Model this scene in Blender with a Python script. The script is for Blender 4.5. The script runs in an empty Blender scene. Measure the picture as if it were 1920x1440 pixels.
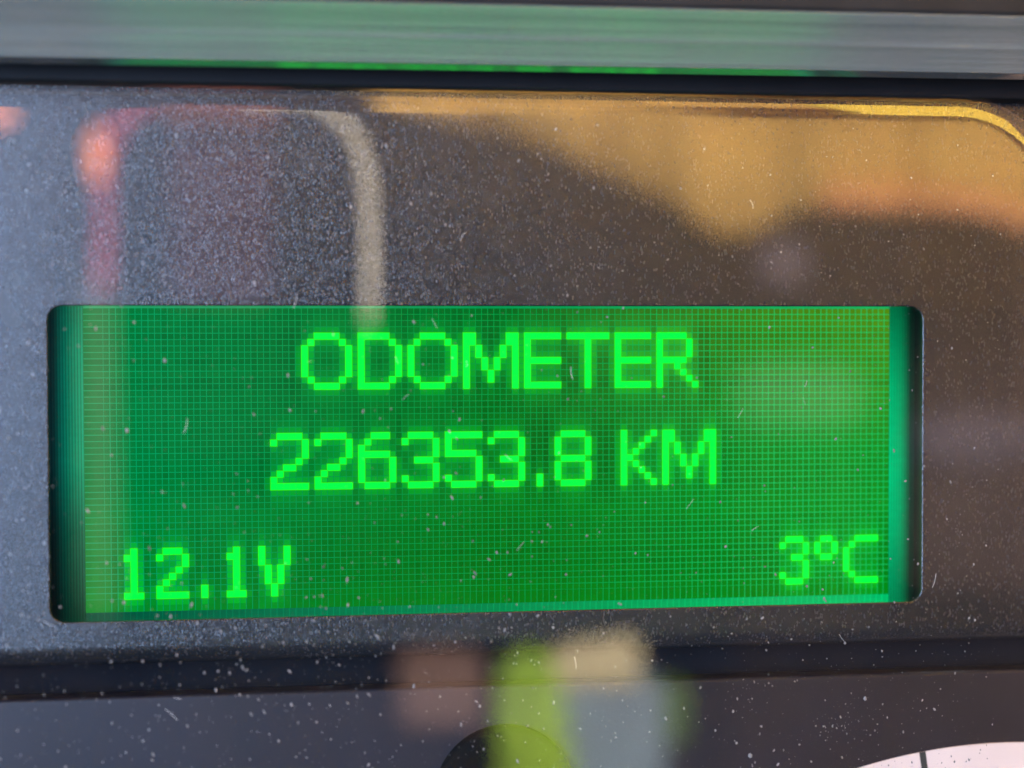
import bpy, bmesh, math, random
from math import sin, cos, pi, radians, sqrt, exp
from mathutils import Vector, Matrix

random.seed(7)
scene = bpy.context.scene
COL = scene.collection
S = 0.001                      # everything below is measured in millimetres

# ------------------------------------------------------------------ camera
cam_d = bpy.data.cameras.new('camera')
cam = bpy.data.objects.new('camera', cam_d)
COL.objects.link(cam)
yaw, pitch, roll = -0.117142641, -0.0239818221, 0.0026703472
R = Matrix.Rotation(yaw, 3, 'Z') @ Matrix.Rotation(pitch, 3, 'X') @ Matrix.Rotation(roll, 3, 'Y') @ Matrix.Rotation(radians(90), 3, 'X')
cam.matrix_world = Matrix.Translation(Vector((-14.354, -130.637, 10.208)) * S) @ R.to_4x4()
cam_d.sensor_fit = 'HORIZONTAL'
cam_d.sensor_width = 36.0
cam_d.angle = radians(40.0)
cam_d.clip_start = 0.005
cam_d.clip_end = 30.0
cam_d.dof.use_dof = True
cam_d.dof.focus_distance = 0.1335
cam_d.dof.aperture_fstop = 11.5
cam_d.dof.aperture_blades = 0
scene.camera = cam
scene.cycles.use_denoising = True

# ------------------------------------------------------------------ world and lamps
world = bpy.data.worlds.new('World')
scene.world = world
world.use_nodes = True
bg = world.node_tree.nodes['Background']
bg.inputs['Color'].default_value = (0.75, 0.88, 1.0, 1)
bg.inputs['Strength'].default_value = 0.06

scene.view_settings.view_transform = 'Standard'
scene.view_settings.look = 'None'
scene.view_settings.exposure = 0.0
scene.view_settings.gamma = 1.0


def area_lamp(name, loc, target, sx, sy, watts, color):
    d = bpy.data.lights.new(name, 'AREA')
    d.shape = 'RECTANGLE'
    d.size, d.size_y = sx, sy
    d.energy = watts
    d.color = color
    o = bpy.data.objects.new(name, d)
    COL.objects.link(o)
    o.location = loc
    o.rotation_euler = (Vector(target) - Vector(loc)).to_track_quat('-Z', 'Y').to_euler()
    return o


# daylight through the windscreen (behind the dashboard) falls on the cab interior
area_lamp('windscreen_light', (0.62, 0.46, 0.42), (0.20, -0.75, 0.05), 0.9, 0.40, 215, (1.0, 0.97, 0.92))
# daylight through the side window on the driver's side
area_lamp('side_window_light', (-0.56, -0.68, 0.08), (-0.56, 0.0, 0.08), 0.52, 0.60, 27.0, (0.42, 0.62, 1.0))

# ------------------------------------------------------------------ helpers


def tag(o, label=None, cat=None, group=None, kind=None):
    if label: o['label'] = label
    if cat: o['category'] = cat
    if group: o['group'] = group
    if kind: o['kind'] = kind
    return o


def link_mesh(name, verts, faces, material, parent=None, smooth=False, scale=True):
    me = bpy.data.meshes.new(name)
    if scale:
        verts = [(x * S, y * S, z * S) for x, y, z in verts]
    me.from_pydata(verts, [], faces)
    me.update()
    o = bpy.data.objects.new(name, me)
    COL.objects.link(o)
    if material: me.materials.append(material)
    if parent: o.parent = parent
    if smooth:
        for p in me.polygons: p.use_smooth = True
    return o


def fix_normals(o):
    bm = bmesh.new(); bm.from_mesh(o.data)
    bmesh.ops.recalc_face_normals(bm, faces=bm.faces)
    bm.to_mesh(o.data); bm.free()
    return o


def bevel(o, w, seg=3, angle=35):
    m = o.modifiers.new('bevel', 'BEVEL')
    m.width = w * S; m.segments = seg; m.limit_method = 'ANGLE'; m.angle_limit = radians(angle)
    for p in o.data.polygons: p.use_smooth = True
    return o


def box(x0, x1, y0, y1, z0, z1):
    v = [(x, y, z) for x in (x0, x1) for y in (y0, y1) for z in (z0, z1)]
    f = [(0, 1, 3, 2), (4, 6, 7, 5), (0, 4, 5, 1), (2, 3, 7, 6), (0, 2, 6, 4), (1, 5, 7, 3)]
    return v, f


def slab(name, outline, y0, y1, material, parent=None, w=None, seg=4):
    """A solid with the outline (x, z) between depths y0 (front, towards +y) and y1."""
    n = len(outline)
    v = [(x, y0, z) for x, z in outline] + [(x, y1, z) for x, z in outline]
    f = [tuple(range(n)), tuple(range(2 * n - 1, n - 1, -1))]
    f += [(i, i + n, (i + 1) % n + n, (i + 1) % n) for i in range(n)]
    o = fix_normals(link_mesh(name, v, f, material, parent))
    if w: bevel(o, w, seg)
    return o


def tube(path, r, n=10):
    """verts, faces of a round tube through the points of path (mm)."""
    v, f = [], []
    P = [Vector(p) for p in path]
    for i, p in enumerate(P):
        t = (P[min(i + 1, len(P) - 1)] - P[max(i - 1, 0)]).normalized()
        a = t.cross(Vector((0, 1, 0)))
        if a.length < 1e-3: a = t.cross(Vector((1, 0, 0)))
        a.normalize(); b = t.cross(a)
        rr = r[i] if isinstance(r, (list, tuple)) else r
        for k in range(n):
            q = p + (a * cos(2 * pi * k / n) + b * sin(2 * pi * k / n)) * rr
            v.append(tuple(q))
    for i in range(len(P) - 1):
        for k in range(n):
            f.append((i * n + k, i * n + (k + 1) % n, (i + 1) * n + (k + 1) % n, (i + 1) * n + k))
    f.append(tuple(range(n - 1, -1, -1)))
    f.append(tuple(range((len(P) - 1) * n, len(P) * n)))
    return v, f


def smooth_path(pts, sub=6):
    out = []
    P = [Vector(p) for p in pts]
    P = [P[0] * 2 - P[1]] + P + [P[-1] * 2 - P[-2]]
    for i in range(1, len(P) - 2):
        for k in range(sub):
            t = k / sub
            a, b, c, d = P[i - 1], P[i], P[i + 1], P[i + 2]
            out.append(0.5 * ((2 * b) + (c - a) * t + (2 * a - 5 * b + 4 * c - d) * t * t + (3 * b - a - 3 * c + d) * t ** 3))
    out.append(P[-2])
    return out


def round_rect(x0, x1, z0, z1, r, n=8):
    pts = []
    for cx, cz, a0 in ((x1 - r, z1 - r, 0), (x0 + r, z1 - r, 90), (x0 + r, z0 + r, 180), (x1 - r, z0 + r, 270)):
        for k in range(n + 1):
            a = radians(a0 + 90 * k / n)
            pts.append((cx + r * cos(a), cz + r * sin(a)))
    return pts


def srgb(r, g, b):
    def c(u):
        u /= 255.0
        return u / 12.92 if u <= 0.04045 else ((u + 0.055) / 1.055) ** 2.4
    return (c(r), c(g), c(b))


# ------------------------------------------------------------------ materials
class NT:
    def __init__(self, name):
        self.m = bpy.data.materials.new(name)
        self.m.use_nodes = True
        self.t = self.m.node_tree
        for n in list(self.t.nodes): self.t.nodes.remove(n)
        self.out = self.n('ShaderNodeOutputMaterial')

    def n(self, kind, **kw):
        nd = self.t.nodes.new(kind)
        for k, v in kw.items():
            if hasattr(nd, k): setattr(nd, k, v)
        return nd

    def l(self, a, b): self.t.links.new(a, b)

    def val(self, node, **kw):
        for k, v in kw.items(): node.inputs[k.replace('_', ' ')].default_value = v
        return node

    def math(self, op, a, b=None):
        nd = self.n('ShaderNodeMath', operation=op)
        for i, x in enumerate((a, b)):
            if x is None: continue
            if isinstance(x, (int, float)): nd.inputs[i].default_value = x
            else: self.l(x, nd.inputs[i])
        return nd.outputs[0]

    def noise(self, scale, detail=2.0, rough=0.5, vec=None):
        nd = self.n('ShaderNodeTexNoise')
        nd.inputs['Scale'].default_value = scale
        nd.inputs['Detail'].default_value = detail
        nd.inputs['Roughness'].default_value = rough
        if vec is not None: self.l(vec, nd.inputs['Vector'])
        return nd.outputs['Fac']

    def coord(self, sx=1, sy=1, sz=1):
        tc = self.n('ShaderNodeTexCoord')
        mp = self.n('ShaderNodeMapping')
        mp.inputs['Scale'].default_value = (sx, sy, sz)
        self.l(tc.outputs['Object'], mp.inputs['Vector'])
        return mp.outputs['Vector']

    def ramp(self, fac, stops):
        r = self.n('ShaderNodeValToRGB')
        e = r.color_ramp.elements
        while len(e) < len(stops): e.new(0.5)
        for el, (p, c) in zip(e, stops):
            el.position = p
            el.color = (*c, 1) if len(c) == 3 else c
        self.l(fac, r.inputs['Fac'])
        return r.outputs['Color']


def plain(name, color, rough=0.6, spec=0.5, vary=0.25, scale=80.0, bump=0.0, bscale=900.0, coat=0.0, bdist=0.0003):
    t = NT(name)
    p = t.n('ShaderNodeBsdfPrincipled')
    v = t.coord()
    f = t.noise(scale, 4, 0.6, v)
    c = t.ramp(f, [(0.3, tuple(x * (1 - vary) for x in color)), (0.7, tuple(min(1, x * (1 + vary)) for x in color))])
    t.l(c, p.inputs['Base Color'])
    p.inputs['Roughness'].default_value = rough
    p.inputs['Specular IOR Level'].default_value = spec
    p.inputs['Coat Weight'].default_value = coat
    if bump:
        b = t.n('ShaderNodeBump')
        b.inputs['Strength'].default_value = bump
        b.inputs['Distance'].default_value = bdist
        t.l(t.noise(bscale, 3, 0.6, v), b.inputs['Height'])
        t.l(b.outputs['Normal'], p.inputs['Normal'])
    t.l(p.outputs[0], t.out.inputs['Surface'])
    return t.m


def grained_plastic(name, color, grain, strength, rough):
    """Moulded leather-grain plastic: fine pebbles that glint."""
    t = NT(name)
    p = t.n('ShaderNodeBsdfPrincipled')
    v = t.coord(1, 1, 0.6)
    vo = t.n('ShaderNodeTexVoronoi')
    vo.inputs['Scale'].default_value = grain
    t.l(v, vo.inputs['Vector'])
    # separate pebbles of uneven size on a finely frosted ground
    sc = t.n('ShaderNodeSeparateColor')
    t.l(vo.outputs['Color'], sc.inputs[0])
    size = t.math('ADD', t.math('MULTIPLY', sc.outputs[0], 0.45), 0.2)
    peb = t.math('MAXIMUM', t.math('SUBTRACT', size, vo.outputs['Distance']), 0.0)
    h = t.math('ADD', t.math('SQRT', peb), t.math('MULTIPLY', t.noise(grain * 2.6, 2.0, 0.6, v), 0.35))
    b = t.n('ShaderNodeBump')
    b.inputs['Strength'].default_value = strength
    b.inputs['Distance'].default_value = 0.00011
    t.l(h, b.inputs['Height'])
    big = t.noise(60, 3, 0.6, v)
    c = t.ramp(big, [(0.3, tuple(x * 0.85 for x in color)), (0.7, tuple(x * 1.15 for x in color))])
    glint_speck = t.n('ShaderNodeMix', data_type='RGBA', blend_type='MIX')
    t.l(t.math('MULTIPLY', t.math('GREATER_THAN', sc.outputs[1], 0.86), sc.outputs[2]), glint_speck.inputs[0])
    t.l(c, glint_speck.inputs[6])
    glint_speck.inputs[7].default_value = (0.036, 0.036, 0.039, 1)  # glints off the grain painted in as paler base colour
    t.l(glint_speck.outputs[2], p.inputs['Base Color'])
    t.l(t.math('ADD', t.math('MULTIPLY', big, 0.12), rough - 0.06), p.inputs['Roughness'])
    p.inputs['Specular IOR Level'].default_value = 0.65
    t.l(b.outputs['Normal'], p.inputs['Normal'])
    t.l(p.outputs[0], t.out.inputs['Surface'])
    return t.m


def lens_material(name, f0, film_amount):
    t = NT(name)
    lw = t.n('ShaderNodeLayerWeight')
    lw.inputs['Blend'].default_value = 0.5
    sch = t.math('ADD', t.math('MULTIPLY', t.math('POWER', lw.outputs['Facing'], 5.0), 0.95), f0)
    tr = t.n('ShaderNodeBsdfTransparent')
    tr.inputs['Color'].default_value = (0.985, 0.985, 0.985, 1)
    gl = t.n('ShaderNodeBsdfGlossy')
    gl.inputs['Roughness'].default_value = 0.012
    mx = t.n('ShaderNodeMixShader')
    t.l(sch, mx.inputs['Fac']); t.l(tr.outputs[0], mx.inputs[1]); t.l(gl.outputs[0], mx.inputs[2])
    # a thin uneven film of dust and wiping marks
    v = t.coord(1, 1, 0.55)
    film = t.math('MULTIPLY', t.math('POWER', t.noise(95, 5, 0.65, v), 3.0), film_amount)
    df = t.n('ShaderNodeBsdfDiffuse')
    df.inputs['Color'].default_value = (0.55, 0.55, 0.57, 1)
    mx2 = t.n('ShaderNodeMixShader')
    t.l(film, mx2.inputs['Fac']); t.l(mx.outputs[0], mx2.inputs[1]); t.l(df.outputs[0], mx2.inputs[2])
    t.l(mx2.outputs[0], t.out.inputs['Surface'])
    return t.m


def screen_material():
    """LCD cells: each face carries its own emitted colour."""
    t = NT('lcd_cell_light')
    a = t.n('ShaderNodeAttribute')
    a.attribute_name = 'cell_colour'
    e = t.n('ShaderNodeEmission')
    t.l(a.outputs['Color'], e.inputs['Color'])
    e.inputs['Strength'].default_value = 1.0
    t.l(e.outputs[0], t.out.inputs['Surface'])
    return t.m


def backlight_material():
    """Green backlight seen through the gaps of the pixel grid and, dying away, through the glass margin round it."""
    t = NT('lcd_backlight')
    tc = t.n('ShaderNodeTexCoord')
    sx = t.n('ShaderNodeSeparateXYZ')
    t.l(tc.outputs['Object'], sx.inputs[0])
    X = t.math('MULTIPLY', sx.outputs['X'], 1000.0)
    Z = t.math('MULTIPLY', sx.outputs['Z'], 1000.0)
    u = t.math('ADD', t.math('MULTIPLY', X, 1 / 78.0), 0.5)
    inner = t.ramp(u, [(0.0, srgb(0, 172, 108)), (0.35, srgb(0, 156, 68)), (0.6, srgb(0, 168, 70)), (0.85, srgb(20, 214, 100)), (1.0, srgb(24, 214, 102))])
    # margin: electrode leads run along both ends, column leads cross the lower edge
    ends = t.ramp(t.math('ADD', t.math('MULTIPLY', X, 1 / 88.0), 0.5),
                  [(0.013, srgb(4, 26, 30)), (0.030, srgb(4, 36, 40)), (0.037, srgb(0, 92, 78)), (0.059, srgb(0, 160, 112)), (0.065, srgb(0, 150, 100)),
                   (0.945, srgb(0, 214, 132)), (0.960, srgb(0, 186, 116)), (0.972, srgb(0, 60, 48)), (0.99, srgb(4, 26, 26))])
    lead = t.math('ADD', t.math('MULTIPLY', t.math('SINE', t.math('MULTIPLY', X, 2 * pi / 0.27)), 0.28), 1.0)
    fall = t.ramp(t.math('ADD', t.math('MULTIPLY', Z, 1 / 32.0), 0.5), [(0.06, (0.16,) * 3), (0.30, (0.42,) * 3), (0.50, (1.0,) * 3), (0.80, (0.95,) * 3), (0.97, (0.62,) * 3)])
    rfall = t.ramp(t.math('ADD', t.math('MULTIPLY', Z, 1 / 32.0), 0.5), [(0.05, (0.45,) * 3), (0.25, (0.8,) * 3), (0.45, (1.0,) * 3), (0.68, (0.8,) * 3), (0.97, (0.25,) * 3)])
    right = t.math('GREATER_THAN', X, 0.0)

    def mix(fac, a, b, kind='MIX'):
        n = t.n('ShaderNodeMix', data_type='RGBA', blend_type=kind)
        if isinstance(fac, float): n.inputs[0].default_value = fac
        else: t.l(fac, n.inputs[0])
        t.l(a, n.inputs[6]); t.l(b, n.inputs[7])
        return n.outputs[2]

    ends = mix(1.0, mix(1.0, ends, mix(right, fall, rfall), 'MULTIPLY'), lead, 'MULTIPLY')
    colg = t.math('GREATER_THAN', t.math('FRACT', t.math('ADD', t.math('MULTIPLY', t.math('ADD', X, 18.57), 1 / 0.591), 100.08)), 0.86)
    bot = t.ramp(u, [(0.0, srgb(0, 84, 62)), (0.25, srgb(0, 124, 80)), (0.5, srgb(0, 150, 84)), (0.8, srgb(0, 194, 104)), (1.0, srgb(0, 205, 114))])
    bot = mix(1.0, bot, t.math('ADD', t.math('MULTIPLY', colg, 0.35), 0.92), 'MULTIPLY')
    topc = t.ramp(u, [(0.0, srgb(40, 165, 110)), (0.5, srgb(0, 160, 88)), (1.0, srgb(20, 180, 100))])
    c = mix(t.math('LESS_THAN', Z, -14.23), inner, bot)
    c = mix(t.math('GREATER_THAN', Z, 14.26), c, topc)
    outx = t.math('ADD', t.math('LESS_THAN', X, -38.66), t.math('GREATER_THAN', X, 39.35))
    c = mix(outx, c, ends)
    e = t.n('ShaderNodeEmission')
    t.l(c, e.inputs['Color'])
    t.l(t.math('ADD', t.math('MULTIPLY', t.noise(70, 3), 0.3), 0.85), e.inputs['Strength'])
    t.l(e.outputs[0], t.out.inputs['Surface'])
    return t.m


def lamp_material(name, color, strength):
    t = NT(name)
    e = t.n('ShaderNodeEmission')
    e.inputs['Color'].default_value = (*color, 1)
    e.inputs['Strength'].default_value = strength
    t.l(e.outputs[0], t.out.inputs['Surface'])
    return t.m


def hood_material():
    """Satin dark plastic with fine draw lines running the length of the hood."""
    t = NT('satin_hood_plastic')
    p = t.n('ShaderNodeBsdfPrincipled')
    v = t.coord(0.01, 1, 1)
    h = t.noise(900, 4, 0.65, v)
    b = t.n('ShaderNodeBump')
    b.inputs['Strength'].default_value = 0.10
    b.inputs['Distance'].default_value = 0.0003
    t.l(h, b.inputs['Height'])
    t.l(b.outputs['Normal'], p.inputs['Normal'])
    c = t.ramp(h, [(0.30, (0.60, 0.62, 0.53)), (0.70, (0.94, 0.97, 0.84))])
    t.l(c, p.inputs['Base Color'])
    p.inputs['Metallic'].default_value = 0.80
    p.inputs['Roughness'].default_value = 0.25
    p.inputs['Anisotropic'].default_value = 0.0
    t.l(p.outputs[0], t.out.inputs['Surface'])
    return t.m


def polished(name):
    t = NT(name)
    p = t.n('ShaderNodeBsdfPrincipled')
    c = t.ramp(t.noise(300, 3, 0.6, t.coord(0.02, 1, 1)), [(0.3, (0.88, 0.89, 0.89)), (0.7, (0.96, 0.96, 0.96))])
    t.l(c, p.inputs['Base Color'])
    p.inputs['Metallic'].default_value = 1.0
    p.inputs['Roughness'].default_value = 0.10
    t.l(p.outputs[0], t.out.inputs['Surface'])
    return t.m


M = {
    'bezel': grained_plastic('charcoal_grained_plastic', (0.013, 0.014, 0.016), 7200, 0.28, 0.25),
    'panel': plain('matte_charcoal_panel', (0.013, 0.013, 0.019), 0.50, 0.25, 0.2, 60, 0.25, 2500, bdist=0.00008),
    'recess': plain('glossy_black_recess', (0.006, 0.007, 0.008), 0.10, 0.6, 0.2, 200),
    'rubber': plain('black_rubber', (0.006, 0.006, 0.007), 0.7, 0.2, 0.2, 200),
    'groove': plain('black_groove_plastic', (0.004, 0.005, 0.008), 0.9, 0.15, 0.2, 200),
    'button': plain('black_gloss_button', (0.004, 0.004, 0.004), 0.8, 0.1, 0.2, 200),
    'dial': plain('off_white_dial', (0.62, 0.53, 0.49), 0.6, 0.3, 0.04, 120),
    'tick': plain('dark_grey_print', (0.03, 0.033, 0.03), 0.6, 0.3, 0.2, 300),
    'dust': plain('pale_dust', (0.15, 0.15, 0.15), 0.9, 0.2, 0.75, 400),
    'lint': plain('pale_lint', (0.5, 0.5, 0.48), 0.9, 0.2, 0.5, 300),
    'lens': lens_material('clear_lens_plastic', 0.085, 0.008),
    'lens_back': lens_material('clear_lens_inner_side', 0.012, 0.0),
    'cell': screen_material(),
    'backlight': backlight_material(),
    'hood': hood_material(),
    'edge': polished('polished_trim_edge'),
    'hood_body': plain('black_hood_plastic', (0.012, 0.012, 0.012), 0.6, 0.3, 0.2, 200),
    'cab': plain('brown_cab_lining', (0.035, 0.023, 0.018), 0.9, 0.1, 0.25, 9),
    'door': plain('brown_door_lining', (0.52, 0.33, 0.25), 0.9, 0.1, 0.25, 9),
    'headliner': plain('tan_headliner', (0.55, 0.38, 0.18), 0.9, 0.1, 0.15, 20),
    'curtain': plain('tan_curtain_cloth', (0.72, 0.42, 0.10), 0.9, 0.1, 0.22, 9),
    'hem': plain('salmon_hem', (0.85, 0.36, 0.14), 0.9, 0.1, 0.1, 40),
    'yellow': plain('yellow_cloth', (0.85, 0.55, 0.08), 0.9, 0.1, 0.1, 40),
    'seat': plain('charcoal_seat_fabric', (0.004, 0.004, 0.005), 0.9, 0.1, 0.3, 30),
    'maroon': plain('dull_maroon_fabric', (0.060, 0.024, 0.032), 0.9, 0.1, 0.2, 30),
    'added_warm_panel': plain('added_brown_panel', (0.115, 0.072, 0.058), 0.9, 0.1, 0.25, 9),
    'reflector': plain('yellow_reflector_cloth', (0.88, 0.58, 0.07), 0.9, 0.1, 0.1, 20),
    'rust': plain('rust_brown_fabric', (0.24, 0.075, 0.05), 0.9, 0.1, 0.2, 30),
    'beige': plain('beige_plastic', (0.80, 0.70, 0.54), 0.6, 0.3, 0.1, 40),
    'sliver': plain('pale_window_sliver', (0.12, 0.12, 0.095), 0.7, 0.2, 0.15, 20),
    'red': plain('red_webbing', (0.50, 0.06, 0.09), 0.8, 0.2, 0.15, 60),
    'lime': plain('lime_hi_vis_cloth', (0.46, 0.72, 0.07), 0.9, 0.1, 0.35, 45, 0.9, 70, bdist=0.006),
    'olive': plain('dull_green_cloth', (0.12, 0.22, 0.04), 0.9, 0.1, 0.2, 50),
    'grey_cloth': plain('blue_grey_cloth', (0.27, 0.36, 0.42), 0.9, 0.1, 0.25, 35, 0.8, 60, bdist=0.005),
    'cream': plain('cream_cloth', (0.88, 0.74, 0.45), 0.9, 0.1, 0.1, 40),
    'peach': plain('brown_peach_block', (0.26, 0.15, 0.11), 0.8, 0.2, 0.15, 40),
    'mauve': plain('pale_mauve_cloth', (0.15, 0.12, 0.15), 0.9, 0.1, 0.2, 40),
    'pale_grey': plain('pale_grey_cloth', (0.085, 0.105, 0.095), 0.9, 0.1, 0.2, 40),
    'amber': lamp_material('amber_lamp_light', (1.0, 0.27, 0.08), 13.0),
}

# ------------------------------------------------------------------ instrument cluster
cluster = bpy.data.objects.new('instrument_cluster', None)
COL.objects.link(cluster)
tag(cluster, 'black grained instrument cluster with lit green dot matrix odometer display behind a dusty clear lens', 'instrument cluster')

HX, HZ = 41.05, 14.33          # half size of the display opening
AX0, AX1, AZ0, AZ1 = -38.66, 39.35, -14.23, 14.26   # active area of the LCD, 4 mm deep
YD = 4.0

# bezel: flat plate with the rounded opening and a rolled lower edge
bm = bmesh.new()
outer = [(-90, 36.5), (-90, -16.6), (90, -16.6), (90, 36.5)]
hole = round_rect(-HX - 0.12, HX + 0.12, -HZ - 0.12, HZ + 0.12, 1.45)
vo = [bm.verts.new((x, 0, z)) for x, z in outer]
vh = [bm.verts.new((x, 0, z)) for x, z in hole]
eds = []
for ring in (vo, vh):
    for i in range(len(ring)): eds.append(bm.edges.new((ring[i], ring[(i + 1) % len(ring)])))
bmesh.ops.triangle_fill(bm, use_beauty=True, use_dissolve=False, edges=eds, normal=(0, -1, 0))
prev = (vo[1], vo[2])
for k in range(1, 11):
    a = radians(9 * k)
    y, z = 2.0 * (1 - cos(a)), -16.6 - 2.0 * sin(a)
    cur = (bm.verts.new((-90, y, z)), bm.verts.new((90, y, z)))
    bm.faces.new((prev[0], cur[0], cur[1], prev[1])); prev = cur
cur = (bm.verts.new((-90, 4.3, -18.6)), bm.verts.new((90, 4.3, -18.6)))
bm.faces.new((prev[0], cur[0], cur[1], prev[1]))
# softened rim of the opening, turning inwards
pr = vh
for d, y in ((0.05, 0.02), (0.10, 0.07), (0.12, 0.16)):
    nxt = [bm.verts.new((x, y, z)) for x, z in round_rect(-HX - 0.12 + d, HX + 0.12 - d, -HZ - 0.12 + d, HZ + 0.12 - d, 1.45 - d)]
    for i in range(len(pr)):
        j = (i + 1) % len(pr)
        bm.faces.new((pr[i], pr[j], nxt[j], nxt[i]))
    pr = nxt
for v in bm.verts: v.co *= S
bmesh.ops.recalc_face_normals(bm, faces=bm.faces)
me = bpy.data.meshes.new('bezel'); bm.to_mesh(me); bm.free()
if me.polygons[0].normal.y > 0: me.flip_normals()
me.materials.append(M['bezel'])
for p in me.polygons: p.use_smooth = abs(p.normal.y) < 0.9995
bezel = bpy.data.objects.new('bezel', me); COL.objects.link(bezel); bezel.parent = cluster
m = bezel.modifiers.new('split', 'EDGE_SPLIT'); m.split_angle = radians(30)

# recess wall between the opening and the glass: hollow-curved at both ends
rings = []
NS = 12
for s in range(NS + 1):
    t = s / NS
    y = 0.16 + (YD + 0.158 - 0.16) * t
    x0, x1, z0, z1 = -HX - 0.9 * t, HX + 0.9 * t, -HZ - 1.0 * t, HZ + 0.4 * t
    rings.append([(x, y, z) for x, z in round_rect(x0, x1, z0, z1, 1.33)])
v, f = [], []
for r_ in rings: v += r_
n = len(rings[0])
for s in range(NS):
    for i in range(n):
        j = (i + 1) % n
        f.append((s * n + i, s * n + j, (s + 1) * n + j, (s + 1) * n + i))
rec = link_mesh('recess_wall', v, f, M['recess'], cluster, smooth=True)
m = rec.modifiers.new('split', 'EDGE_SPLIT'); m.split_angle = radians(40)

# ---- the message display: backlight plate, cells, characters
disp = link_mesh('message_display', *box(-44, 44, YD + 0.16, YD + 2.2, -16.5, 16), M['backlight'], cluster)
disp['label'] = 'green backlit dot matrix display reading ODOMETER 226353.8 KM'

PX = 0.591
PZ = 0.5936
NC, NR = 132, 48


def col_x(c): return -18.57 + PX * c          # c runs from -34 to 97, 0 is the left edge of the first O
def row_z(r): return 14.26 - PZ * r


BIG = {
    'O': ["..####..", ".#....#.", "#......#", "#......#", "#......#", "#......#", "#......#", ".#....#.", "..####.."],
    'D': ["#####..", "#....#.", "#.....#", "#.....#", "#.....#", "#.....#", "#.....#", "#....#.", "#####.."],
    'M': ["##.....##", "##.....##", "#.#...#.#", "#.#...#.#", "#..#.#..#", "#..#.#..#", "#...#...#", "#...#...#", "#.......#"],
    'E': ["######", "#.....", "#.....", "#.....", "######", "#.....", "#.....", "#.....", "######"],
    'T': ["#######"] + ["...#..."] * 8,
    'R': ["#####..", "#....#.", "#....#.", "#....#.", "#####..", "#..#...", "#...#..", "#....#.", "#.....#"],
    '2': [".####.", "#....#", ".....#", ".....#", "....#.", "..##..", ".#....", "#.....", "######"],
    '6': ["..###.", ".#....", "#.....", "#####.", "#....#", "#....#", "#....#", "#....#", ".####."],
    '3': [".####.", "#....#", ".....#", ".....#", "..###.", ".....#", ".....#", "#....#", ".####."],
    '5': ["######", "#.....", "#.....", "#####.", ".....#", ".....#", ".....#", "#....#", ".####."],
    '8': [".####.", "#....#", "#....#", "#....#", ".####.", "#....#", "#....#", "#....#", ".####."],
    '.': [".", ".", ".", ".", ".", ".", ".", "#", "#"],
    'K': ["#....#", "#...#.", "#..#..", "#.#...", "##....", "#.#...", "#..#..", "#...#.", "#....#"],
}
SMALL = {
    '1': [".#.", "##.", ".#.", ".#.", ".#.", ".#.", ".#.", "###"],
    '2': [".###.", "#...#", "....#", "...#.", "..#..", ".#...", "#....", "#####"],
    '.': [".", ".", ".", ".", ".", ".", "#", "#"],
    'V': ["#...#", "#...#", "#...#", ".#.#.", ".#.#.", ".#.#.", "..#..", "..#.."],
    '3': [".###.", "#...#", "....#", "..##.", "....#", "....#", "#...#", ".###."],
    'o': [".##.", "#..#", "#..#", ".##."],
    'C': ["..####", ".#....", "#.....", "#.....", "#.....", "#.....", ".#....", "..####"],
}
TEXT = []
for ch, c in zip('ODOMETER', (0, 9, 17, 26, 36, 43, 51, 58)): TEXT.append((ch, BIG[ch], c, 4))
for ch, c in zip('226353.8KM', (-5, 2, 9, 16, 23, 30, 38, 41, 52, 59)): TEXT.append((ch, BIG[ch], c, 20))
for ch, c in zip('12.1V', (-28, -23, -16, -12, -7)): TEXT.append((ch, SMALL[ch], c, 38))
for ch, c in zip('3oC', (79, 85, 90)): TEXT.append((ch, SMALL[ch], c, 38))

lit = set()
for ch, g, c0, r0 in TEXT:
    for r, line in enumerate(g):
        for c, q in enumerate(line):
            if q == '#': lit.add((c0 + c, r0 + r))

# crosstalk of the passive matrix, with scattered glow painted into unlit cells: cells near a lit cell leak, columns between letters go dark
glow = {}
for (c, r) in lit:
    for dc in range(-3, 4):
        for dr in range(-6, 7):
            k = (c + dc, r + dr)
            glow[k] = glow.get(k, 0) + exp(-dc * dc / 1.3 - dr * dr / 7.0)
near = {}
for (c, r) in lit:
    for dc, dr in ((1, 0), (-1, 0), (0, 1), (0, -1)): near[(c + dc, r + dr)] = near.get((c + dc, r + dr), 0) + 1
bands = [(4, 13), (20, 29), (38, 46)]
colhas = [set(c for c, r in lit if a <= r < b) for a, b in bands]
rowhas = {}
for c, r in lit: rowhas[r] = rowhas.get(r, 0) + 1

corner = {  # emitted green of the unlit cells over a 3 x 3 grid of the screen; upper right has a tan reflection painted in
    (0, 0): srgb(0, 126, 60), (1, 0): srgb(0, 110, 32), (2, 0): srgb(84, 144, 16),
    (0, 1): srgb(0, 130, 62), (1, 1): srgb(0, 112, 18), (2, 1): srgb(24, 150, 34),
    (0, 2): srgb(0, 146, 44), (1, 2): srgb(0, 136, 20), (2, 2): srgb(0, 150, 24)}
cj = [random.gauss(0, 0.03) for _ in range(NC)]
rj = [random.gauss(0, 0.025) for _ in range(NR)]


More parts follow.
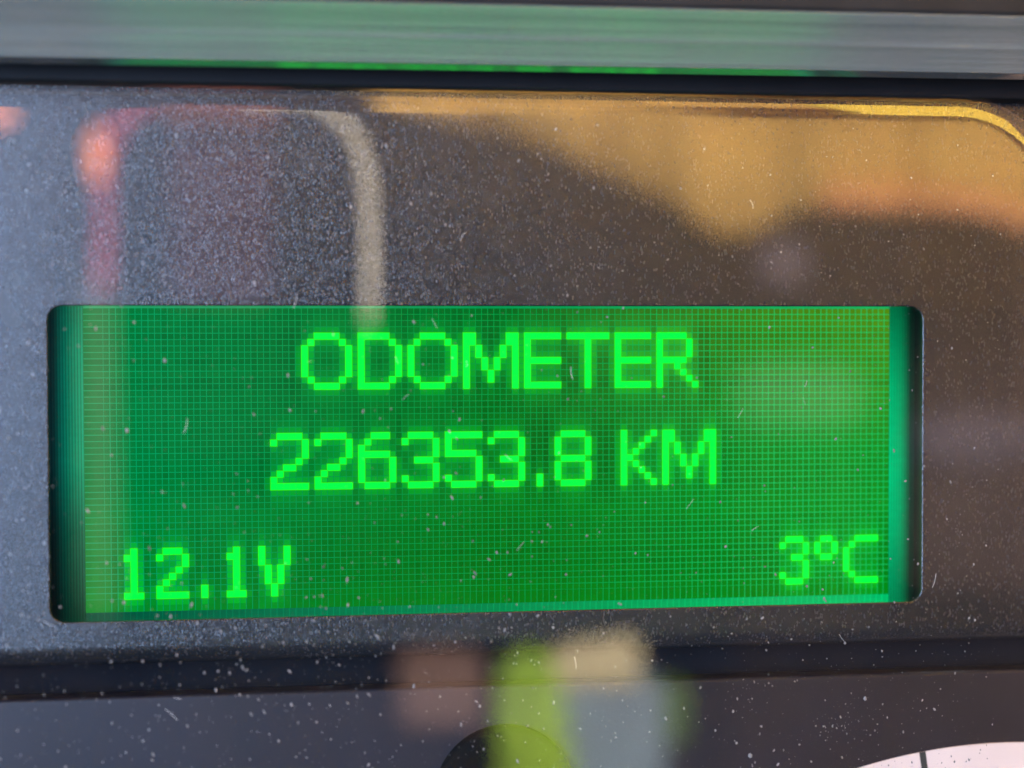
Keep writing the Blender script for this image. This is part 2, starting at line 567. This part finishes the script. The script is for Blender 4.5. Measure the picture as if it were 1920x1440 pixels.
def base_colour(c, r):
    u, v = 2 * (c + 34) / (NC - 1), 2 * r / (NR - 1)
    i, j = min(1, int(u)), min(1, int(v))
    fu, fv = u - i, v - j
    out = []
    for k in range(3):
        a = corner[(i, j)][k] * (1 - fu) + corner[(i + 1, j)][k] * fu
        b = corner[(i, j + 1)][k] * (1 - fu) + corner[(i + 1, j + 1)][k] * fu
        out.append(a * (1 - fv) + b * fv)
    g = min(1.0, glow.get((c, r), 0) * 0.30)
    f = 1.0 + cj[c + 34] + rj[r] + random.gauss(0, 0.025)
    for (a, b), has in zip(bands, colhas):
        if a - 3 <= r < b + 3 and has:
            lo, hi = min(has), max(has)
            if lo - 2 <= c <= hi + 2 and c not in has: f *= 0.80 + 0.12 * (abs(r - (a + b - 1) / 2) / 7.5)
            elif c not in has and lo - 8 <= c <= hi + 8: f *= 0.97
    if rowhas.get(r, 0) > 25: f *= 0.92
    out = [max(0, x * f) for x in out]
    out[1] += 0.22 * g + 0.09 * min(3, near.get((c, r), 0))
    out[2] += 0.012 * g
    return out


def set_colours(o, colours):
    a = o.data.attributes.new('cell_colour', 'FLOAT_COLOR', 'FACE')
    flat = []
    for c in colours: flat += [c[0], c[1], c[2], 1.0]
    a.data.foreach_set('color', flat)


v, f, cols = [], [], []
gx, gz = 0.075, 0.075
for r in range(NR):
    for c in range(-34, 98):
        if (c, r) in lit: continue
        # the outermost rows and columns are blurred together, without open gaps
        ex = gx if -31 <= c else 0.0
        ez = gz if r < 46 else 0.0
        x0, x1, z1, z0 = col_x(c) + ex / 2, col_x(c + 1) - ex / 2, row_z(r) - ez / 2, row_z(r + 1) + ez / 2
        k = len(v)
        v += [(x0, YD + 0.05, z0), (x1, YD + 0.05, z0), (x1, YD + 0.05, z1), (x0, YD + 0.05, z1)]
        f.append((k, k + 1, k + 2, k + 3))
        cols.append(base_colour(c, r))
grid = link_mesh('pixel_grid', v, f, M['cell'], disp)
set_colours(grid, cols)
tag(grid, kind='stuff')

ON = (0.0, 1.6, 0.080)
ON_EDGE = (0.03, 0.75, 0.008)
NAMES = {'.': 'full_stop', 'o': 'degree_sign'}
for ch, g, c0, r0 in TEXT:
    v, f, cols = [], [], []
    for r, line in enumerate(g):
        for c, q in enumerate(line):
            if q != '#': continue
            # a dim full-size square under each lit cell shows as the seam between neighbours
            for inset, y, colr in ((-0.085, YD + 0.03, ON_EDGE), (0.004, YD + 0.012, ON)):
                x0, x1 = col_x(c0 + c) + inset, col_x(c0 + c + 1) - inset
                z1, z0 = row_z(r0 + r) - inset, row_z(r0 + r + 1) + inset
                if inset < 0: y -= 0.0004 * ((r + c) % 2)
                k = len(v)
                v += [(x0, y, z0), (x1, y, z0), (x1, y, z1), (x0, y, z1)]
                f.append((k, k + 1, k + 2, k + 3))
                s = random.uniform(0.96, 1.04)
                cols.append(tuple(x * s for x in colr))
    nm = NAMES.get(ch) or ('digit' if ch.isdigit() else 'letter')
    o = link_mesh(nm, v, f, M['cell'], disp)
    set_colours(o, cols)

# ---- rubber seal above the lens, groove and lower gauge panel
seal = link_mesh('lens_seal', *box(-90, 90, -2.4, 6, 34.05, 36.2), M['rubber'], cluster)
bevel(seal, 0.3)
link_mesh('groove', *box(-90, 90, 4.4, 6, -40, -17), M['groove'], cluster)
low = link_mesh('gauge_panel', *box(-90, 90, 2.0, 4.38, -75, -21.75), M['panel'], cluster)
bevel(low, 0.35, 4)

# round black button whose top shows at the lower edge of the picture
v, f = [], []
prof = [(6.8, 1.98), (6.8, 1.3), (6.6, 0.95), (6.2, 0.8), (3.5, 0.65), (0.01, 0.6)]
n = 48
for rr, y in prof:
    for k in range(n): v.append((0.48 + rr * cos(2 * pi * k / n), y, -32.25 + rr * sin(2 * pi * k / n)))
for s in range(len(prof) - 1):
    for k in range(n): f.append((s * n + k, s * n + (k + 1) % n, (s + 1) * n + (k + 1) % n, (s + 1) * n + k))
fix_normals(link_mesh('round_button', v, f, M['button'], cluster, smooth=True))

# white gauge dial ring with tick marks
cx, cz, R1, R0 = 50.5, -86.8, 57.8, 44.0
v, f = [], []
n = 160
a0, a1 = radians(45), radians(135)
for k in range(n + 1):
    a = a0 + (a1 - a0) * k / n
    for rr, y in ((R0, 1.995), (R0, 1.86), (R1 - 0.08, 1.86), (R1, 1.90), (R1, 1.995)):
        v.append((cx + rr * cos(a), y, cz + rr * sin(a)))
for k in range(n):
    for s in range(4): f.append((k * 5 + s, k * 5 + s + 1, k * 5 + 6 + s, k * 5 + 5 + s))
dial = fix_normals(link_mesh('gauge_dial', v, f, M['dial'], cluster))
dial['label'] = 'off white curved gauge dial face with a dark tick mark'
for da in (0, -16, 16):
    a = math.atan2(-29.32 - cz, 41.95 - cx) + radians(da)
    ux, uz = cos(a), sin(a)
    w = 0.33
    p = [(cx + ux * (R1 + 0.03) - uz * w, cz + uz * (R1 + 0.03) + ux * w), (cx + ux * (R1 + 0.03) + uz * w, cz + uz * (R1 + 0.03) - ux * w),
         (cx + ux * 50 + uz * w, cz + uz * 50 - ux * w), (cx + ux * 50 - uz * w, cz + uz * 50 + ux * w)]
    slab('tick_mark', p, 1.84, 1.858, M['tick'], dial)

# ---- clear lens: flat front 5 mm before the bezel, edges rolled back
LX, LZ, LR = 50.4, 31.35, 8.0   # where the flat part ends
FR = 6.0                       # radius of the rolled edge


def contour(d):
    """open outline of the lens grown by d: up the far left, along the top, round the corner, down the right"""
    pts = [(-92, -62), (-92, LZ + d)]
    for k in range(40): pts.append((-92 + (LX - LR + 92) * (k + 1) / 40, LZ + d))
    rr = LR + d
    for k in range(1, 17):
        a = radians(90 - 90 * k / 16)
        pts.append((LX - LR + rr * cos(a), LZ - LR + rr * sin(a)))
    for k in range(20): pts.append((LX + d, LZ - LR + (-62 - LZ + LR) * (k + 1) / 20))
    return pts


bm = bmesh.new()
loops = [[bm.verts.new((x, -5, z)) for x, z in contour(-0.06)]]
bm.faces.new(loops[0])
for s in range(0, 15):
    a = radians(26 * s / 14)
    loops.append([bm.verts.new((x, -5 + FR * (1 - cos(a)), z)) for x, z in contour(FR * sin(a))])
for A, B in zip(loops, loops[1:]):
    for i in range(len(A) - 1): bm.faces.new((A[i], A[i + 1], B[i + 1], B[i]))
for v_ in bm.verts: v_.co *= S
bmesh.ops.recalc_face_normals(bm, faces=bm.faces)
me = bpy.data.meshes.new('lens'); bm.to_mesh(me); bm.free()
if me.polygons[0].normal.y > 0: me.flip_normals()
me.materials.append(M['lens'])
for p in me.polygons[1:]: p.use_smooth = True
me.polygons[0].use_smooth = False
lens = bpy.data.objects.new('lens', me); COL.objects.link(lens); lens.parent = cluster
lens['label'] = 'clear dusty lens with a rolled top edge'
m = lens.modifiers.new('thickness', 'SOLIDIFY'); m.thickness = 1.6 * S; m.offset = -1; m.use_rim = False; m.material_offset = 1
lens.data.materials.append(M['lens_back'])

# ------------------------------------------------------------------ hood over the cluster
prof = []
for k in range(0, 13):           # bead along the back edge
    a = radians(20 - 115 * k / 12)
    prof.append((-5.75 + 0.72 * cos(a), 35.72 + 0.72 * sin(a)))
prof += [(-5.84, 34.995), (-6.50, 35.405), (-6.54, 35.42), (-7.0, 35.69), (-7.8, 36.13), (-8.6, 36.60), (-9.2, 36.90), (-9.5, 37.10), (-9.8, 37.30), (-10.5, 37.66), (-11.3, 38.07), (-12.1, 38.49), (-12.7, 38.78), (-13.1, 38.97)]
strip = list(prof)
# the metal strip is a bent sheet 0.4 mm thick; the dark hood body sits behind and above it
back = [(y + 0.25, z + 0.35) for y, z in strip[::-1]]
body = [(-13.05, 39.0)]
for k in range(1, 7):
    a = radians(-60 - 110 * k / 6)
    body.append((-12.75 + 0.6 * cos(a), 39.6 + 0.6 * sin(a)))
body += [(-13.5, 42), (-13.0, 60), (-8, 66), (30, 66), (30, 36.7), (-2.2, 36.7), (-3.5, 38.5), (-9.3, 37.75)]


def run(name, prof, mat, parent=None):
    v, f = [], []
    n_, NX = len(prof), 24
    for i in range(NX + 1):
        x = -110 + 220 * i / NX
        for y, z in prof: v.append((x, y, z + 0.0042 * x))
    for i in range(NX):
        for k in range(n_):
            f.append((i * n_ + k, i * n_ + (k + 1) % n_, (i + 1) * n_ + (k + 1) % n_, (i + 1) * n_ + k))
    f.append(tuple(range(n_))); f.append(tuple(range((NX + 1) * n_ - 1, NX * n_ - 1, -1)))
    o = fix_normals(link_mesh(name, v, f, mat, parent, smooth=True))
    m = o.modifiers.new('split', 'EDGE_SPLIT'); m.split_angle = radians(35)
    return o


hood = run('dashboard_hood', body, M['hood_body'])
run('trim_strip', strip[15:] + back[:-15], M['hood'], hood)
run('trim_edge', strip[:15] + [(-6.05, 35.6), (-5.3, 36.2)], M['edge'], hood)
tag(hood, 'dark dashboard hood edged with a satin silver strip that mirrors the green display', 'dashboard hood')

# ------------------------------------------------------------------ dust and lint on the lens
v, f = [], []


def fleck(x, z, r, ang, stretch):
    """a flattened irregular crumb lying on the lens"""
    k = len(v)
    m_ = 6
    ca, sa = cos(ang), sin(ang)
    for i in range(m_):
        a = 2 * pi * i / m_
        q = r * random.uniform(0.65, 1.25)
        px, pz = q * cos(a), q * sin(a) * stretch
        v.append((x + px * ca - pz * sa, -5.01, z + px * sa + pz * ca))
    v.append((x, -5.01 - r * 0.6, z))
    for i in range(m_): f.append((k + i, k + (i + 1) % m_, k + m_))
    f.append(tuple(k + i for i in range(m_)))


for i in range(3000):
    x = random.uniform(-50, 46.5)
    z = random.uniform(-36, 31) if random.random() < 0.6 else random.triangular(-36, 0, -26)
    r = min(0.11, 0.018 * random.paretovariate(1.7))
    lean = radians(12) if x < 0 else radians(-18)
    fleck(x, z, r, lean + random.gauss(0, 0.35), random.uniform(1.0, 2.4) if x < 5 else random.uniform(0.9, 1.6))
for i in range(26):                    # little drifts where the lens was last wiped
    x0, z0 = random.uniform(-48, 44), (random.uniform(-34, -15) if i % 3 else random.uniform(14, 30))
    for k in range(random.randint(8, 34)):
        fleck(x0 + random.gauss(0, 1.6), z0 + random.gauss(0, 1.0), min(0.09, 0.02 * random.paretovariate(2)), random.gauss(0.2, 0.4), random.uniform(1, 2))
for i in range(150):                   # coarser crumbs, mostly low down
    fleck(random.uniform(-50, 46), random.triangular(-36, 0, -30) if i % 9 else random.uniform(-16, 30), random.uniform(0.06, 0.12), random.gauss(0.2, 0.4), random.uniform(1, 1.7))
for px, pz, r in ((-33.4, 3.3, 0.16), (14.5, -23.6, 0.15), (33.5, -22.3, 0.17), (22.5, -27.3, 0.18), (-20.5, -24.4, 0.12), (34.9, 4.7, 0.12), (-30.1, 9.4, 0.14)):
    fleck(px, pz, r, 0.3, 1.4)
dust = fix_normals(link_mesh('dust', v, f, M['dust']))
tag(dust, 'pale dust flecks scattered over the clear lens', 'dust', kind='stuff')

V, F = [], []
for i in range(26):
    x, z = random.uniform(-46, 44), random.uniform(-33, 28)
    if random.random() < 0.5: x, z = random.uniform(-40, 40), random.uniform(-13, 13)
    a = radians(100) + random.gauss(0, 0.6)
    L = random.uniform(0.5, 1.5)
    bend = random.uniform(-1.0, 1.0)
    path = []
    for k in range(7):
        path.append((x, -5.03, z))
        x += L / 6 * cos(a); z += L / 6 * sin(a); a += bend / 6
    vv, ff = tube(path, random.uniform(0.009, 0.018), 5)
    b = len(V); V += vv; F += [tuple(b + q for q in t_) for t_ in ff]
lint = link_mesh('lint', V, F, M['lint'], smooth=True)
tag(lint, 'short pale lint fibres stuck to the clear lens', 'lint', kind='stuff')

# ------------------------------------------------------------------ the cab behind the camera, mirrored in the lens, some shapes only stand-ins
w = link_mesh('cab_wall', *box(-900, 900, -1150, -1100, -800, 700), M['cab']); tag(w, kind='structure')
w = link_mesh('cab_ceiling', *box(-900, 900, -1099, 200, 640, 690), M['headliner']); tag(w, kind='structure')

w = link_mesh('cab_wall', *box(620, 660, -1099, 200, -800, 639), M['door']); tag(w, kind='structure')
w = link_mesh('cab_wall', *box(-950, -900, -1099, 200, -800, 639), M['cab']); tag(w, kind='structure')

w = link_mesh('cab_wall', *box(448, 619, -1010, -990, -190, 140), M['added_warm_panel']); tag(w, kind='structure')  # loose panel added out of view to warm the mirrored tone at right

# seat
seat = bpy.data.objects.new('seat', None); COL.objects.link(seat)
seat.location = (0.03, -0.75, -0.5)
tag(seat, 'dark fabric cab seat with rounded headrest mirrored dimly in the lens', 'seat')


def seat_part(name, outline, y0, y1, mat, w_):
    o = slab(name, [(x - 30, z + 500) for x, z in outline], y0 + 750, y1 + 750, mat, seat, w_, 5)
    return o


seat_part('headrest', round_rect(-140, -6, -60, 150, 34), -700, -790, M['seat'], 18)
seat_part('backrest', round_rect(-138, 236, -480, 36, 60), -735, -860, M['seat'], 40)
seat_part('headrest_band', round_rect(-114, -56, 36, 134, 8), -694, -701, M['maroon'], 2)
seat_part('headrest_cap', round_rect(-118, -52, 139, 240, 5), -688, -704, M['rust'], 3)

# tan curtain, a stand-in for an unidentified mirrored shape
bot = [(4, 156), (17, 151), (83, 137), (114, 125), (159, 107), (188, 89), (203, 80), (216, 77), (229, 80), (244, 89), (258, 95), (276, 97), (323, 97), (374, 93), (420, 78), (560, 70)]


def bottom(x):
    for (xa, za), (xb, zb) in zip(bot, bot[1:]):
        if xa <= x <= xb: return za + (zb - za) * (x - xa) / (xb - xa)
    return bot[-1][1]


def fold(x, z): return -700 + 5 * sin(x * 0.075 + 0.4 * sin(z * 0.01)) + 2.5 * sin(x * 0.17 + 1)


v, f = [], []
nx, nz = 150, 10
for side in (0, -3):
    for i in range(nx + 1):
        x = 4 + 556 * i / nx
        b = bottom(x)
        for k in range(nz + 1):
            z = b + (600 - b) * k / nz
            v.append((x, fold(x, z) + side, z))
o_ = (nx + 1) * (nz + 1)
for i in range(nx):
    for k in range(nz):
        a = i * (nz + 1) + k
        f.append((a, a + nz + 1, a + nz + 2, a + 1))
        f.append((a + o_, a + o_ + 1, a + o_ + nz + 2, a + o_ + nz + 1))
    a = i * (nz + 1)
    f.append((a, a + o_, a + o_ + nz + 1, a + nz + 1))
curtain = fix_normals(link_mesh('curtain', v, f, M['curtain'], None, smooth=True))
tag(curtain, 'tan cloth curtain with swooping lower edge, a stand-in for an unidentified shape mirrored in the upper lens', 'curtain')
xs = [268 + (560 - 268) * i / 40 for i in range(41)]
vv, ff = tube([(x, fold(x, 90) + 3, bottom(x) + 3) for x in xs], 7.0, 8)
link_mesh('hem', vv, ff, M['hem'], curtain, smooth=True)

# beige handle built in place of an unidentified pale reflection
pth = smooth_path([(-45, -305, 84), (-28, -300, 84), (-19.5, -298, 81), (-12.2, -298, 74), (-8.6, -298, 62.5), (-7.6, -298, 50), (-7.5, -299, 30), (-8.2, -303, 18)], 6)
vv, ff = tube(pth, 1.65, 12)
gh = link_mesh('grab_handle', vv, ff, M['beige'], None, smooth=True)
tag(gh, 'curved beige grab handle, a stand-in for a pale shape mirrored in the lens', 'grab handle')

# pale stand-in for a window trim, red strap, amber lamps at the door side
o = link_mesh('window_sliver', *box(-165, -146, -712, -702, -142, 60), M['sliver']); bevel(o, 2.5)
tag(o, 'narrow pale stand-in for a window trim mirrored at one end of the display', 'window sliver')
pts = smooth_path([(-120, -695, 156), (-130, -694, 150), (-141, -694, 138), (-149, -694, 118), (-149, -694, 85), (-150, -694, 62), (-151, -694, 44)], 5)
v, f = [], []
for i, p in enumerate(pts):
    wd = 11 - 7.4 * min(1, i / 15)
    for dx, dy in ((-wd, -1), (wd, -1), (wd, 1), (-wd, 1)): v.append((p.x + dx, p.y + dy, p.z))
for i in range(len(pts) - 1):
    for k in range(4): f.append((i * 4 + k, i * 4 + (k + 1) % 4, i * 4 + 4 + (k + 1) % 4, i * 4 + 4 + k))
f.append((3, 2, 1, 0)); f.append(tuple(len(pts) * 4 - 4 + k for k in range(4)))
st = fix_normals(link_mesh('red_strap', v, f, M['red'], None, smooth=False))  # strap shape put in for an unidentified red reflection
tag(st, 'faded red webbing strap standing in for a red patch beside the amber lamp mirrored in lens', 'strap')


def lamp(x, y, z, rx, rz, label):
    v, f = [], []
    n_, m_ = 16, 8
    for i in range(m_ + 1):
        a = pi * i / m_
        for k in range(n_):
            b = 2 * pi * k / n_
            v.append((x + rx * sin(a) * cos(b), y + 5 * sin(a) * sin(b), z + rz * cos(a)))
    for i in range(m_):
        for k in range(n_): f.append((i * n_ + k, i * n_ + (k + 1) % n_, (i + 1) * n_ + (k + 1) % n_, (i + 1) * n_ + k))
    o = fix_normals(link_mesh('marker_lamp', v, f, M['amber'], None, smooth=True))
    tag(o, label, 'lamp', 'amber lamps mirrored in the lens')


lamp(-151, -682, 119, 5, 15, 'small amber lamp glowing in front of the red strap')
lamp(-206, -690, 142, 10, 6, 'small amber lamp glowing at the upper corner away from the strap')

# mirrored stand-ins for unidentified shapes: lime vest and a peach bag beside it
vest = bpy.data.objects.new('standin_vest', None); COL.objects.link(vest)
vest.location = (0.13, -0.7, -0.3)
tag(vest, 'lime vest with blue grey lining, a stand-in for an unidentified blur below the display', 'safety vest')


def vest_part(name, outline, y0, y1, mat, w_=4):
    return slab(name, [(x - 130, z + 300) for x, z in outline], y0 + 700, y1 + 700, mat, vest, w_, 4)


vest_part('front_panel', [(72, -330), (72, -185), (76, -172), (92, -166), (104, -172), (110, -190), (118, -240), (122, -330)], -690, -712, M['lime'])
vest_part('lining', [(104, -330), (104, -186), (120, -180), (160, -181), (176, -196), (176, -330)], -702, -716, M['grey_cloth'])
vest_part('collar', [(104, -189), (106, -166), (152, -160), (160, -167), (157, -191)], -694, -708, M['cream'])
vest_part('side_panel', round_rect(170, 190, -228, -190, 10), -705, -715, M['olive'])

block = slab('block', round_rect(14, 66, -213, -170, 8), -700, -760, M['peach'], None, 6)
tag(block, 'brownish peach stand-in bag beside the lime vest mirrored in the lens', 'block')


def blob(x, y, z, rx, ry, rz, mat, label):  # soft shapes added out of view to tint the lens reflection
    v, f = [], []
    n_, m_ = 24, 12
    for i in range(m_ + 1):
        a = pi * i / m_
        for k in range(n_):
            b = 2 * pi * k / n_
            sx_, cx_ = abs(sin(a)) ** 0.7, (1 if cos(a) >= 0 else -1) * abs(cos(a)) ** 0.7
            v.append((x + rx * sx_ * cos(b), y + ry * sx_ * sin(b), z + rz * cx_))
    for i in range(m_):
        for k in range(n_): f.append((i * n_ + k, i * n_ + (k + 1) % n_, (i + 1) * n_ + (k + 1) % n_, (i + 1) * n_ + k))
    o = fix_normals(link_mesh('blob', v, f, mat, None, smooth=True))
    tag(o, label, 'blob')


blob(262, -760, 66, 20, 18, 18, M['mauve'], 'small added pale mauve cushion mirrored just under the tan curtain')
blob(272, -770, -22, 52, 24, 26, M['pale_grey'], 'wide added pale grey cushion mirrored across the display beside the wording')
blob(392, -760, -50, 44, 20, 20, M['mauve'], 'wide added mauve cushion mirrored in the lens beside the display frame')

reflector = slab('yellow_reflector', round_rect(230, 560, 205, 420, 24), -500, -516, M['reflector'], None, 6)  # unseen yellow slab added to glint in the lens corner
tag(reflector, 'added yellow visor mirrored in the rounded upper corner of the lens', 'sun visor')
